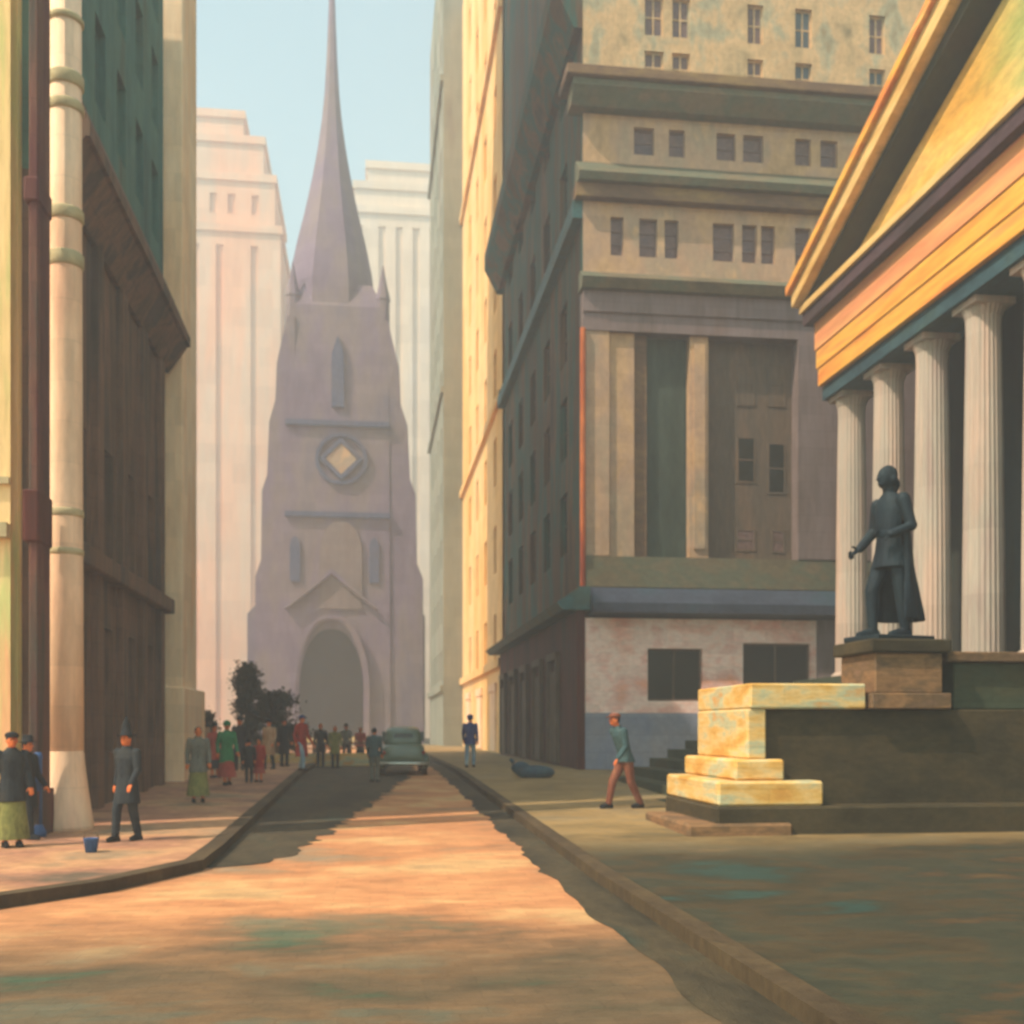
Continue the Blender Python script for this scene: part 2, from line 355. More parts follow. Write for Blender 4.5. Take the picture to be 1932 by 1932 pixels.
fr = MB().box(FX-.80, FX+.7, 13.4, 33.65, ZT+.453, ZT+2.5, .02)
part('frieze', fr, gold_m, th)
rose_f = paint('rose_gold_stone', ['d88058', 'e09464', 'e8a468', 'dc7c64'], (.4, .12, 1.5), fine=5, vvar=.2)
part('fascia', MB().box(FX-.88, FX-.80, 13.4, 33.72, ZT+1.62, ZT+2.5, .01), rose_f, th)
part('fascia', MB().box(FX-.84, FX-.80, 13.4, 33.69, ZT+1.02, ZT+1.617, .01), gold_m, th)
part('shade_moulding', MB().box(FX-1.15, FX+.7, 13.2, 34.0, ZT+2.503, ZT+2.9), vline_m, th)  # shadow line under the cornice, put in as a dark violet strip
part('cornice', MB().box(FX-1.25, FX+.7, 12.8, 34.1, ZT+2.903, ZT+3.15, .02), goldp_m, th)
ZC = ZT+3.153; yc = 17.4; yE = 34.1; sl = .335
ap = lambda y: ZC+(yE-y)*sl
part('tympanum', MB().prism([(33.0, ZC), (yc, ap(yc)-.45), (12, ap(yc)-.45-(yc-12)*sl), (12, ZC)], 'x', FX-.6, FX-.1), tymp_m, th)
rk = MB().prism([(yE, ZC-.02), (yE, ZC+.02), (yc, ap(yc)+.30+.2), (yc, ap(yc)-.1)], 'x', FX-1.15, FX-.2)
part('raking_soffit', rk, soff_m, th)
part('raking_cornice', MB().prism([(yE+.1, ZC+.02), (yE+.15, ZC+.45), (yc, ap(yc)+1.15), (yc, ap(yc)+.5)], 'x', FX-1.45, FX-.2), goldp_m, th)
part('raking_gutter', MB().prism([(yE+.25, ZC+.45), (yE+.28, ZC+.70), (yc, ap(yc)+1.42), (yc, ap(yc)+1.16)], 'x', FX-1.6, FX-.2), gold_m, th)
part('roof', MB().prism([(yE, ZC), (yE, ZC+.7), (yc, ap(yc)+1.1), (.7, ZC+.7), (.7, ZC)], 'x', FX-.2, 42), soff_m, th)
part('wall', MB().box(18.2, 40, -3, 33.9, ZB, ZT+3.1), cella_m, th)
dr = part('door', MB().box(18.08, 18.2, 22.6, 25.6, ZB+.002, ZB+5.2).box(18.0, 18.08, 22.3, 22.6, ZB+.002, ZB+5.5).box(18.0, 18.08, 25.6, 25.9, ZB+.002, ZB+5.5), glassg_m, th)
part('pilaster', MB().box(17.7, 18.2, 33.0, 34.0, ZB, ZT), marb_m, th)

# granite steps, cheek block with its pale capping
stp = thing('granite_steps', 'broad granite steps with a stepped cheek block and pale capping, below the temple columns', 'steps', (9, 14, .3))
st = MB()
for k in range(12):
    x = 6.6+.55*k; st.box(x, 13.2, 21.0, 32.0, .1+.26*k, .1+.26*(k+1)-.002*(k+1) if k < 11 else 3.2)
part('flight', st, grang_m, stp)
part('cheek_block', MB().box(6.55, 15.5, 18.22, 20.98, .2, 2.34, .02), gran_m, stp)
part('capping', MB().box(6.42, 8.5, 18.06, 21.1, 2.343, 2.78, .03), cap_m, stp)
part('corner_pier', MB().box(6.38, 6.72, 18.10, 20.99, 1.483, 2.34, .03), cap_m, stp)
part('plinth', MB().box(6.12, 7.0, 17.98, 21.0, 1.12, 1.48, .04), cap_m, stp)
part('plinth', MB().box(5.75, 7.6, 17.75, 20.97, .70, 1.117, .04), cap_m, stp)
part('foundation', MB().box(5.72, 15.5, 17.72, 20.96, .15, .697, .04), gran_m, stp)
part('plinth', MB().box(5.2, 7.0, 17.6, 20.5, .15, .42, .04), ped_m, stp)
part('upper_block', MB().box(10.25, 15.5, 18.3, 20.96, 2.345, 3.18, .02), grang_m, stp)
part('upper_capping', MB().box(10.05, 15.5, 18.15, 20.95, 3.183, 3.36, .02), ped_m, stp)

pd = thing('pedestal', 'square weathered granite pedestal carrying the dark statue, on the cheek block of the steps', 'pedestal', (9.25, 18.9, 2.343))
part('base', MB().box(8.56, 10.02, 17.96, 19.55, 2.345, 2.62, .02), ped_m, pd)
part('shaft', MB().box(8.66, 9.9, 18.05, 19.45, 2.62, 3.32, .02), ped_m, pd)
part('cap', MB().box(8.54, 10.02, 17.95, 19.55, 3.322, 3.56, .03), gran_m, pd)

# ------------------------------------------------------------------ corner office building (right of the street)
RX, RY = 7.28, 37.4
T1 = thing('corner_office_building', 'tall corner building with dark street side and tan windowed side, behind the granite steps', 'building', (RX, RY, .6))
ZR = 44.0; DE = .55
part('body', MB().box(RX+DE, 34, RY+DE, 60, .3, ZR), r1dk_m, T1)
px = lambda u: None
def xat(u, y=RY):
    a = (u-U0)/F; return y*(math.sin(TH)+a*math.cos(TH))/(math.cos(TH)-a*math.sin(TH))
def zt(v): return 2+(HV-v)/54.5
WR = 33.9
# lower rose storey
h1 = (xat(1222), xat(1325), zt(1322), zt(1222)); h2 = (xat(1402), xat(1530), zt(1294), zt(1210))
h3 = (xat(1620), xat(1740), zt(1294), zt(1210))
part('rose_storey', MB().wall('y', RY, DE, RX, WR, zt(1345), zt(1165), [h1, h2, h3]), r1pink_m, T1)
for h in (h1, h2, h3): window(T1, 'y', RY, DE*.6, h, glassg_m, r1dk_m, (1, 0), .07)
part('basement_storey', MB().box(RX-.03, WR, RY-.06, RY+DE, .3, zt(1345)-.003), r1blue_m, T1)
part('canopy', MB().prism([(RY+.3, zt(1162)), (RY-.75, zt(1158)), (RY-.75, zt(1140)), (RY-.1, zt(1108)), (RY+.3, zt(1108))], 'x', RX+.2, WR), navy_m, T1)
part('band_course', MB().box(RX-.02, WR, RY-.12, RY+DE, zt(1107), zt(1075)).box(RX-.02, WR, RY-.02, RY+DE, zt(1075), zt(1048)), green_m, T1)
# main order: piers, recesses and columns
za, zb = zt(1047), zt(622)
part('corner_pier', MB().box(RX, xat(1150), RY, RY+DE, za, zb).box(xat(1150)+.04, xat(1198), RY+.12, RY+DE, za, zb), r1e_m, T1)
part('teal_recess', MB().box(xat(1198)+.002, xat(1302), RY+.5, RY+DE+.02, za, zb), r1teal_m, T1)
part('pilaster', MB().box(xat(1303), xat(1338), RY+.1, RY+.55, za, zb).box(xat(1310), xat(1331), RY+.02, RY+.1, za+.3, zb-.3), r1e_m, T1)
part('pilaster', MB().box(xat(1199), xat(1224), RY+.3, RY+.55, za, zb), umber_m, T1)
part('end_pier', MB().box(xat(1505), WR, RY-.05, RY+DE, za, zb), violet_m, T1)
for (u0, u1, v0, v1, gm) in ((1225, 1252, 1030, 1000, glassv_m), (1268, 1290, 1035, 985, glassv_m), (1228, 1256, 760, 640, glassb_m), (1268, 1292, 760, 640, glassb_m),
                             (1262, 1292, 930, 820, glassg_m), (1390, 1425, 895, 805, glassg_m), (1448, 1482, 915, 815, glassg_m), (1388, 1425, 1028, 985, glassv_m), (1455, 1480, 1030, 985, glassv_m),
                             (1390, 1425, 745, 660, r1dk_m), (1448, 1482, 745, 660, r1dk_m)):
    h = (xat(u0, RY+DE), xat(u1, RY+DE), zt(v0), zt(v1))
    window(T1, 'y', RY+DE-.10, .12, h, gm, r1dk_m, (0, 1), .06)
part('lower_end_pier', MB().box(xat(1540), WR, RY-.10, RY+.02, zt(1345), zt(1164)), violet_m, T1)
part('lintel_band', MB().box(RX-.02, WR, RY-.05, RY+DE, zb+.003, zt(588)).box(RX-.02, WR, RY-.12, RY+DE, zt(588), zt(548)), violet_m, T1)
part('olive_ledge', MB().prism([(RY+.3, zt(547)), (RY-.3, zt(547)), (RY-.5, zt(530)), (RY-.05, zt(512)), (RY+.3, zt(512))], 'x', RX-.1, WR), green_m, T1)
# attic rows of windows
def rowh(us, v0, v1): return [(xat(a), xat(b), zt(v1), zt(v0)) for a, b in us]
w2 = rowh([(1152, 1176), (1206, 1240), (1254, 1280), (1345, 1385), (1400, 1428), (1436, 1462), (1500, 1530), (1545, 1575)], 405, 478)
part('lower_attic', MB().wall('y', RY, DE, RX, WR, zt(511), zt(378), w2), r1e_m, T1)
for h in w2: window(T1, 'y', RY, DE*.5, h, glassv_m, violet_m, (0, 2), .05)
part('umber_ledge', MB().box(RX-.3, WR, RY-.35, RY+DE, zt(377), zt(352)), umber_m, T1)
part('green_ledge', MB().prism([(RY+.3, zt(351)), (RY-.55, zt(351)), (RY-.65, zt(338)), (RY-.02, zt(305)), (RY+.3, zt(305))], 'x', RX-.25, WR), green_m, T1)
w3 = rowh([(1196, 1234), (1262, 1292), (1352, 1388), (1402, 1440), (1500, 1530), (1548, 1580)], 232, 284)
part('upper_attic', MB().wall('y', RY, DE, RX, WR, zt(304), zt(212), w3), r1e_m, T1)
for h in w3: window(T1, 'y', RY, DE*.5, h, glassv_m, violet_m, (0, 1), .05)
part('main_cornice', MB().prism([(RY+.3, zt(211)), (RY-.4, zt(211)), (RY-.9, zt(186)), (RY-.9, zt(174)), (RY+.3, zt(174))], 'x', RX-.5, WR), green_m, T1)
part('cornice_top', MB().box(RX-.75, WR, RY-1.1, RY+DE, zt(173.8), zt(155), .03), umber_m, T1)
w4 = rowh([(1216, 1252), (1268, 1302), (1410, 1440), (1500, 1532), (1640, 1670)], 85, 140) + rowh([(1216, 1252), (1268, 1302), (1410, 1440), (1500, 1532), (1640, 1670)], -20, 55)
part('upper_wall', MB().wall('y', RY, DE, RX, WR, zt(154), ZR, w4), r1up_m, T1)
for i, h in enumerate(w4): window(T1, 'y', RY, DE*.4, h, (glassv_m, glassb_m)[i in (3, 8, 4)], r1up_m, (1, 1), .06)
# the dark side along the street
sh = []
for yy in (40.5, 44.5, 48.5, 52.5, 56.5):
    for z in (8.6, 12.2, 15.8, 21.0, 25.5, 29.5): sh.append((yy, yy+1.5, z, z+2.3))
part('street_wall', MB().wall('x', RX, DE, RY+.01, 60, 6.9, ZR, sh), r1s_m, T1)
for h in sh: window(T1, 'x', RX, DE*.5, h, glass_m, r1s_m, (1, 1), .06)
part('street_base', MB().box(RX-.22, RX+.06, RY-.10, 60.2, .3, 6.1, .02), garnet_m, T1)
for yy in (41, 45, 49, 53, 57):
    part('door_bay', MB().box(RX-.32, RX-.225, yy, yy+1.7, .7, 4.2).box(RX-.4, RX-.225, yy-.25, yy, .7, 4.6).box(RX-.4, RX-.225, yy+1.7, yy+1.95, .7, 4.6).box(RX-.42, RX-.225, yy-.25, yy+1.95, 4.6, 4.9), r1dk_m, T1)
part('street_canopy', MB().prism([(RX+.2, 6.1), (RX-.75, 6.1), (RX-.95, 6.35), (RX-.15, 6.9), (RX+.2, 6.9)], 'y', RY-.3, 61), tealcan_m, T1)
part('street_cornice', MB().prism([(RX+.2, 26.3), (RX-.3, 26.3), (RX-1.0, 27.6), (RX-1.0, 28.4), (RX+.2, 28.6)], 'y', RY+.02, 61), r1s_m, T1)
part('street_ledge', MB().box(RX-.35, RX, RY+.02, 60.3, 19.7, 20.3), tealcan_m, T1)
part('reflected_red_strip', MB().tube([(RX-.02, RY-.08, zt(1110)), (RX-.02, RY-.08, zt(620))], [.1, .1]), redrefl_m, T1)  # red reflection on the corner, put in as a coloured strip

# ------------------------------------------------------------------ the two buildings beyond on the right
def gridh(y0, y1, z0, z1, dy, dz, wy, wz):
    r = []; y = y0
    while y+wy < y1:
        z = z0
        while z+wz < z1: r.append((y, y+wy, z, z+wz)); z += dz
        y += dy
    return r
T2 = thing('ochre_building', 'sunlit ochre stone building beyond the dark corner block on the right', 'building', (7.3, 61, .6))
hs = gridh(64, 86, 6, 58, 5.5, 5.2, 1.4, 2.8)
part('wall', MB().wall('x', 7.3, .3, 61.1, 88, .3, 60, hs), ochre_m, T2)
part('body', MB().box(7.6, 24, 61.1, 88, .3, 60), ochre_m, T2)
for h in hs: window(T2, 'x', 7.3, .25, h, peach_m if h[2] > 30 else limeb_m, ochre_m, (1, 0), .08)
for z in (7, 22, 44): part('string_course', MB().box(7.05, 7.3, 61.1, 88, z-1.5, z-1.0), ochre_m, T2)
for yy in (64, 72.5, 81): part('shop_opening', MB().box(7.22, 7.3, yy, yy+3, .7, 4.2).box(7.15, 7.3, yy-.3, yy+3.3, 4.2, 4.7), cream_m, T2)
T3 = thing('sage_building', 'grey green stone building at the far right end of the street, beside the church', 'building', (6.6, 88, .6))
hs = gridh(90, 106, 6, 66, 4, 4.6, 1.2, 2.4)
part('wall', MB().wall('x', 5.75, .3, 88.1, 108, .3, 68, hs), sage_m, T3)
part('body', MB().box(6.05, 24, 88.1, 108, .3, 68), sage_m, T3)
part('front_wall', MB().box(5.75, 7.6, 88.0, 88.1, .3, 68), sage_m, T3)
for h in hs: window(T3, 'x', 5.75, .25, h, glassb_m, sage_m, (1, 0), .08)
for z in (6, 30, 55): part('string_course', MB().box(5.5, 5.75, 88, 108, z-1, z-.5), sage_m, T3)

# ------------------------------------------------------------------ left side of the street
L0 = thing('pale_plaster_building', 'pale yellow green plastered building at the left edge of the picture', 'building', (-8, 20.6, .2))
hs = [(-8.6, -7.4, 2.2, 5.0), (-8.6, -7.4, 7.2, 9.6), (-8.6, -7.4, 11.2, 13.4)]
part('wall', MB().wall('y', 20.3, .4, -16, -6.3, .2, 17, hs), lime_m, L0)
part('body', MB().box(-16, -6.3, 20.7, 20.94, .2, 17), lime_m, L0)
for h in hs: window(L0, 'y', 20.3, .25, h, limeb_m, lime_m, (1, 1), .07)
part('string_course', MB().box(-16, -6.3, 20.08, 20.3, 5.35, 5.6).box(-16, -6.3, 20.2, 20.3, 6.3, 6.42), limeb_m, L0)

x0 = -6.55
L1 = thing('maroon_pier', 'dark maroon stone pier rising beside the pale plaster wall at the left', 'pier', (-6.2, 18.9, .3))
ya = 18.75
xp = xat(95, 19.45)
def xl(u, y): return xat(u, y)
part('shaft', MB().box(xl(54, ya), xp, ya, ya+.7, .2, 16.4, .02), maroon_m, L1)
part('plinth', MB().box(xl(52, ya)-.06, xp+.05, ya-.08, ya+.75, .15, 1.0, .02), maroon_m, L1)
part('band', MB().box(xl(50, ya)-.05, xp+.03, ya-.06, ya+.74, 5.05, 5.9, .03), garnet_m, L1)
part('band', MB().box(xl(50, ya)-.04, xp+.025, ya-.05, ya+.73, 10.6, 11.0, .03), maroon_m, L1)

yc1 = 19.9; cx = xl(124, yc1)
L1b = thing('banded_column', 'tall pale stone column with grey bands and flared foot, between maroon pier and brownstone', 'column', (cx, yc1, .3))
part('shaft', MB().lathe(cx, yc1, [(.30, 1.3), (.285, 5), (.27, 10), (.255, 17)], n=32), cream_m, L1b, True)
part('foot', MB().lathe(cx, yc1, [(.47, .2), (.46, .35), (.43, .55), (.385, .85), (.345, 1.15), (.315, 1.4), (.30, 1.6), (.28, 1.8)], n=32), cream_m, L1b, True)
for v0, v1 in ((110, 122), (212, 236), (262, 280), (452, 474), (530, 556), (985, 1000), (1055, 1068)):
    z0, z1 = 2+(HV-v1)/F*20.2, 2+(HV-v0)/F*20.2
    part('band', MB().lathe(cx, yc1, [(.28, z0), (.302, z0+.03), (.302, z1-.03), (.28, z1)], n=32), limeb_m, L1b, True)

L2 = thing('brownstone_building', 'dark brownstone building with teal upper storeys and a jutting cornice, on the left', 'building', (-5.9, 21, .3))
X2 = -5.75; Y2a, Y2b = 21.0, 31.6
hs = gridh(22.2, 31.2, 1.5, 12, 2.3, 3.9, 1.1, 2.7)
part('wall', MB().wall('x', X2, -.45, Y2a, Y2b, .3, 12.2, hs), brown_m, L2)
part('body', MB().box(-16, X2-.45, Y2a, Y2b, .3, 24), r1dk_m, L2)
part('end_wall', MB().box(-6.3, X2, Y2a-.05, Y2a, .3, 12.2), brown_m, L2)
for h in hs: window(L2, 'x', X2, -.3, h, glassv_m if h[2] < 3 else glass_m, brown_m, (1, 1), .06)
for i in range(5):
    y = 21.35+2.3*i; part('pilaster', MB().box(X2, X2+.14, y, y+.55, .3, 12.0), brown_m, L2)
part('string_course', MB().box(X2, X2+.32, Y2a, Y2b, 5.2, 5.6, .03), brown_m, L2)
part('cornice', MB().prism([(X2-.1, 12.0), (X2+.12, 12.0), (X2+.62, 12.75), (X2+.70, 12.75), (X2+.70, 13.0), (X2+.1, 14.4), (X2-.1, 14.4)], 'y', Y2a-.3, Y2b+.25), brown_m, L2)
hs = gridh(22.0, 31, 15.2, 24, 2.0, 3.0, .9, 1.9)
part('upper_wall', MB().wall('x', X2, -.45, Y2a, Y2b, 14.4, 24, hs), teal_m, L2)
part('upper_end_wall', MB().box(-16, X2, Y2a-.05, Y2a, 12.2, 24), teal_m, L2)
for h in hs: window(L2, 'x', X2, -.3, h, glassb_m, teal_m, (1, 0), .05)

L3 = thing('peach_tower', 'narrow sunlit peach stone tower beyond the brownstone on the left', 'building', (-5.6, 32.4, .3))
part('shaft', MB().box(-13, -5.55, 32.6, 36.2, .3, 62, .03), peach_m, L3)
part('pilaster', MB().box(-5.95, -5.35, 32.35, 32.75, .3, 62, .02), peach_m, L3)
part('front_wall', MB().box(-7.4, -6.1, 32.48, 32.6, .3, 62), peach_m, L3)
part('base', MB().box(-6.4, -5.3, 32.28, 36.3, .3, 3.2, .03), peach_m, L3)
L4 = thing('grey_green_tower', 'pale grey green tower set back beyond the peach tower on the left', 'building', (-9, 38, .6))
hs = gridh(41, 56, 6, 62, 3.6, 4.2, 1.2, 2.2)
part('wall', MB().wall('x', -7.15, -.3, 38.2, 43, .3, 64, []).box(-9.3, -7.15, 43, 43.1, .3, 64), greyg_m, L4)
hs = gridh(45, 56, 6, 62, 3.6, 4.2, 1.2, 2.2)
part('rear_wall', MB().wall('x', -9.3, -.3, 43.1, 57, .3, 64, hs), greyg_m, L4)
part('body', MB().box(-22, -9.6, 38.2, 57, .3, 64), greyg_m, L4)
part('front_wall', MB().box(-22, -7.15, 38.1, 38.2, .3, 64), greyg_m, L4)
for h in hs: window(L4, 'x', -9.3, -.25, h, glassb_m, greyg_m, (0, 0), .05)

# ------------------------------------------------------------------ church
CX, CY = -3.3, 111.0
ch = thing('church', 'mauve stone church with tall tapering spire and arched doorway, closing the end of the street', 'church', (CX, CY, .6))
def uz(v): return 2+(HV-v)/18.8
hw = 5.25
ZTOP = uz(500)
def sq(cx, cy, h, z): return [(cx-h, cy-h, z), (cx+h, cy-h, z), (cx+h, cy+h, z), (cx-h, cy+h, z)]
tw = MB().rings([sq(CX, CY+5.35, h, z) for h, z in ((5.25, .5), (5.1, uz(800)), (4.95, uz(660)), (4.6, uz(575)), (3.4, uz(525)))])
part('tower', tw, church_m, ch)
for sx in (-1, 1):
    e = 1.0 if sx < 0 else 1.15
    out = [(2.9*e, .5), (2.85*e, uz(1090)), (2.3*e, uz(1060)), (2.2*e, uz(930)), (1.7*e, uz(900)), (1.5*e, uz(800)), (.9*e, uz(760)), (.75*e, uz(690)), (.2, uz(640)), (-.3, uz(600))]
    poly = [(CX+sx*(hw-1.0), .5)]+[(CX+sx*(hw+d), z) for d, z in out]+[(CX+sx*(hw-1.0), uz(600))]
    part('buttress', MB().prism(poly, 'y', CY+.35, CY+2.4), church_m, ch)
    for yy in (CY+1.4, CY+8.4):
        part('pinnacle', MB().lathe(CX+sx*(hw-.75), yy, [(.75, uz(640)), (.7, uz(560)), (.8, uz(556)), (.4, uz(525)), (.05, uz(490))], n=8, phase=PI/8), church_m, ch)
us = lambda v: 2+(HV-v)/17.86
sp = MB().lathe(CX-.75, CY+5.35, [(4.8, us(610)), (4.65, us(560)), (4.4, us(530)), (3.8, us(480)), (3.1, us(430)), (2.65, us(395)), (2.05, us(345)), (1.55, us(295)), (1.1, us(240)), (.82, us(190)), (.58, us(120)), (.42, us(50)), (.28, us(-20)), (.1, us(-140)), (.02, us(-180))], n=8, phase=PI/8)
part('spire', sp, church_m, ch)
bf = MB()
for i, q in enumerate((0,)):
    bf.box(CX-.6, CX+.6, CY-.05, CY+.5, uz(770), uz(670)); bf.prism([(CX-.6, uz(670)), (CX+.6, uz(670)), (CX, uz(635))], 'y', CY+.02, CY+.5)
part('belfry_louvre', bf, chdk_m, ch)
part('string_course', MB().box(CX-hw+.1, CX+hw-.1, CY-.15, CY+.3, uz(806), uz(796)), chdk_m, ch)
part('string_course', MB().box(CX-hw+.05, CX+hw-.05, CY-.2, CY+.3, uz(978), uz(968)), chdk_m, ch)
ax2 = CX-.6
def pointed_(cx, w, z0, zs, zt_, n=8):
    p = [(cx-w, z0)]+[(cx-w*math.cos(i/n*PI/2), zs+(zt_-zs)*math.sin(i/n*PI/2)) for i in range(n+1)]
    return p+[(2*cx-x, z) for x, z in p[:-1][::-1]]
# diamond clock frame
dc = MB(); c0 = (CX+.35, uz(868))
for (r0, r1) in ((2.15, 1.6),):
    o = [(c0[0]+r0*math.cos(a), c0[1]+r0*math.sin(a)) for a in (0, PI/2, PI, 3*PI/2)]
    i_ = [(c0[0]+r1*math.cos(a), c0[1]+r1*math.sin(a)) for a in (0, PI/2, PI, 3*PI/2)]
    for k in range(4):
        k2 = (k+1) % 4; dc.prism([o[k], o[k2], i_[k2], i_[k]], 'y', CY-.2, CY+.3)
rg = MB()
for k in range(20):
    a0_, a1_ = k*PI/10, (k+1)*PI/10
    rg.prism([(c0[0]+2.6*math.cos(a0_), c0[1]+2.6*math.sin(a0_)), (c0[0]+2.6*math.cos(a1_), c0[1]+2.6*math.sin(a1_)), (c0[0]+2.25*math.cos(a1_), c0[1]+2.25*math.sin(a1_)), (c0[0]+2.25*math.cos(a0_), c0[1]+2.25*math.sin(a0_))], 'y', CY-.12, CY+.2)
part('clock_ring', rg.merge(), chdk_m, ch)
part('portal_gable', MB().prism([(ax2-4.6, uz(1150)), (ax2-4.3, uz(1150)), (ax2, uz(1085)), (ax2+4.3, uz(1150)), (ax2+4.6, uz(1150)), (ax2, uz(1075))], 'y', CY-.5, CY+.3), church_m, ch)
for q in (-4.2, 3.6): part('niche_window', MB().prism(pointed_(CX+q, .5, uz(1100), uz(1040), uz(1015)), 'y', CY-.04, CY+.3), chdk_m, ch)
part('diamond_frame', dc, chdk_m, ch)
part('clock_face', MB().prism([(c0[0]+1.55*math.cos(a*PI/2), c0[1]+1.55*math.sin(a*PI/2)) for a in range(4)], 'y', CY-.1, CY+.3), r1e_m, ch)
# portal: gabled porch with pointed arch
def arch(cx, w, zs, z0, n=8):
    p = [(cx-w, z0)]
    for i in range(n+1):
        a = PI-i*(PI/2-.35)/n; r = 1.55*w; p.append((cx+.55*w+r*math.cos(a), zs+r*math.sin(a)*1.05))
    top = p[-1][1]; p.append((cx, top+.15*w))
    for i in range(n, -1, -1):
        a = i*(PI/2-.35)/n; r = 1.55*w; p.append((cx-.55*w+r*math.cos(a), zs+r*math.sin(a)*1.05))
    p.append((cx+w, z0)); return p
# clean pointed arch polygon
def pointed(cx, w, z0, zs, zt_, n=10):
    p = [(cx-w, z0)]
    for i in range(n+1):
        q = i/n; p.append((cx-w*math.cos(q*PI/2)**.85 if q < 1 else cx, zs+(zt_-zs)*math.sin(q*PI/2)**1.15))
    p += [(2*cx-x, z) for x, z in p[:-1][::-1]]
    return p
ax_ = CX-.6
fr = MB()
for k, (w, d) in enumerate(((3.75, .55), (3.45, .4))):
    o = pointed(ax_, w, .6, 6.2, uz(1170)+.4-.25*k); i_ = pointed(ax_, w-.3, .6, 6.2, uz(1170)+.1-.25*k)
    for j in range(len(o)-1): fr.prism([o[j], o[j+1], i_[j+1], i_[j]], 'y', CY-d, CY+.3)
part('arch_moulding', fr, church_m, ch)
part('doorway', MB().prism(pointed(ax_, 3.15, .6, 6.2, uz(1180)-.4), 'y', CY-.10, CY+.3), churd_m, ch)
wn = MB().prism(pointed(CX+.3, 2.1, uz(1150), uz(1040), uz(985)), 'y', CY-.06, CY+.3)
part('tall_window', wn, violet_m, ch)
part('nave', MB().prism([(CX-9.5, .5), (CX+9.0, .5), (CX+9.0, 14), (CX, 24), (CX-9.5, 14)], 'y', CY+6, CY+50), church_m, ch)
part('steps', MB().box(ax_-5, ax_+5, CY-3.2, CY-.6, .6, .9).box(ax_-4.6, ax_+4.6, CY-2.4, CY-.6, .9, 1.2), cap_m, ch)

def tower_bg(name, label, m, cx, cy, tiers, gl):
    t = thing(name, label, 'building', (cx, cy, .6))
    for i, (dx0, dx1, z0, z1) in enumerate(tiers):
        x0_, x1_ = cx+dx0, cx+dx1; hs = []
        x = x0_+1.6
        while x+1.8 < x1_-1:
            hs.append((x, x+1.1, z0+3, z1-2)); x += random.choice((2.7, 3.6, 5.2))
        part('tier', MB().wall('y', cy+.4*i, .35, x0_, x1_, z0, z1, hs).box(x0_, x1_, cy+.4*i+.35, cy+22-i, z0, z1), m, t)
        part('parapet', MB().box(x0_-.3, x1_+.3, cy+.4*i-.3, cy+22.2-i, z1, z1+1.2), m, t)
    return t
tower_bg('stepped_tower', 'hazy pink stepped tower far behind the church, to its left', bgp_m, -21, 172, [(-14, 7.2, .5, 78), (-13, 6.3, 78, 86), (-10, 4.6, 87, 92), (-9, 1.5, 93, 96)], glassb_m)
tower_bg('stepped_tower', 'hazy cream stepped tower far behind the church, to its right', bgc_m, 4, 176, [(-8, 12, .5, 84), (-6.6, 9, 84, 88), (-4.6, 6.4, 89, 91.5)], glassb_m)
tower_bg('far_block', 'low pale hazy block seen between the pink tower and the church', greyg_m, -13, 190, [(-8, 8, .5, 58), (-6, 6, 59, 66)], glassb_m)

# ------------------------------------------------------------------ low wall and gate piers before the church
lw = thing('churchyard_wall', 'low cream churchyard wall with a dark rail across the end of the street', 'wall', (-3, 46, .45))
part('wall', MB().box(-6.2, .2, 46, 46.4, .4, .98, .02), cap_m, lw)
part('rail', MB().box(-6.2, .2, 46.15, 46.25, 1.15, 1.20).box(-6.2, .2, 46.15, 46.25, 1.38, 1.43), umber_m, lw)
for i in range(9): part('post', MB().box(-6.15+.75*i, -6.05+.75*i, 46.14, 46.26, .982, 1.5), umber_m, lw)

# ------------------------------------------------------------------ tree
def tree(label, x, y, h, sp, n, seed, lean=0):
    random.seed(seed); z = g(y)+K
    t = thing('tree', label, 'tree', (x, y, z))
    tr = MB().tube([(x, y, z-.05), (x+.05, y, z+h*.25), (x-.05+lean*.3, y, z+h*.5), (x+lean*.6, y, z+h*.85)], [.16, .12, .09, .03])
    for k in range(9):
        a = random.uniform(0, 2*PI); q = random.uniform(.25, .7)
        tr.tube([(x, y, z+h*q), (x+sp*.4*math.cos(a), y+sp*.4*math.sin(a), z+h*(q+.12)), (x+sp*.8*math.cos(a), y+sp*.8*math.sin(a), z+h*(q+.2))], [.05, .03, .012], 6)
    part('trunk', tr, bark_m, t)
    cr = MB(); cl = []
    for k in range(26):
        q = random.random()**.8; a = random.uniform(0, 2*PI); r = sp*(1-q)**.6*random.uniform(.2, 1)
        cl.append(Vector((x+r*math.cos(a)+lean*q, y+r*math.sin(a), z+h*(.18+.78*q))))
    for k in range(n):
        c = random.choice(cl); s_ = random.gauss(0, 1)
        p = c+Vector((random.gauss(0, sp*.17), random.gauss(0, sp*.17), random.gauss(0, h*.045)))
        s_ = random.uniform(.05, .11); d = Vector((random.uniform(-1, 1), random.uniform(-1, 1), random.uniform(-1, 1))).normalized(); e = d.orthogonal().normalized()*s_*.6; d *= s_
        cr.quad(p-d, p+e, p+d, p-e)
    part('crown', cr, leaf_m, t); random.seed(7)
x, y = at(466, 52); tree('dark pointed tree standing left of the church doorway', x, y, 4.4, 1.15, 6500, 3)
x, y = at(520, 50); tree('dark spreading bush between the pointed tree and the red coated person', x, y, 3.0, 1.7, 6500, 5)
x, y = at(388, 54); tree('small grey tree beside the peach tower base', x, y, 2.2, .9, 1800, 9)

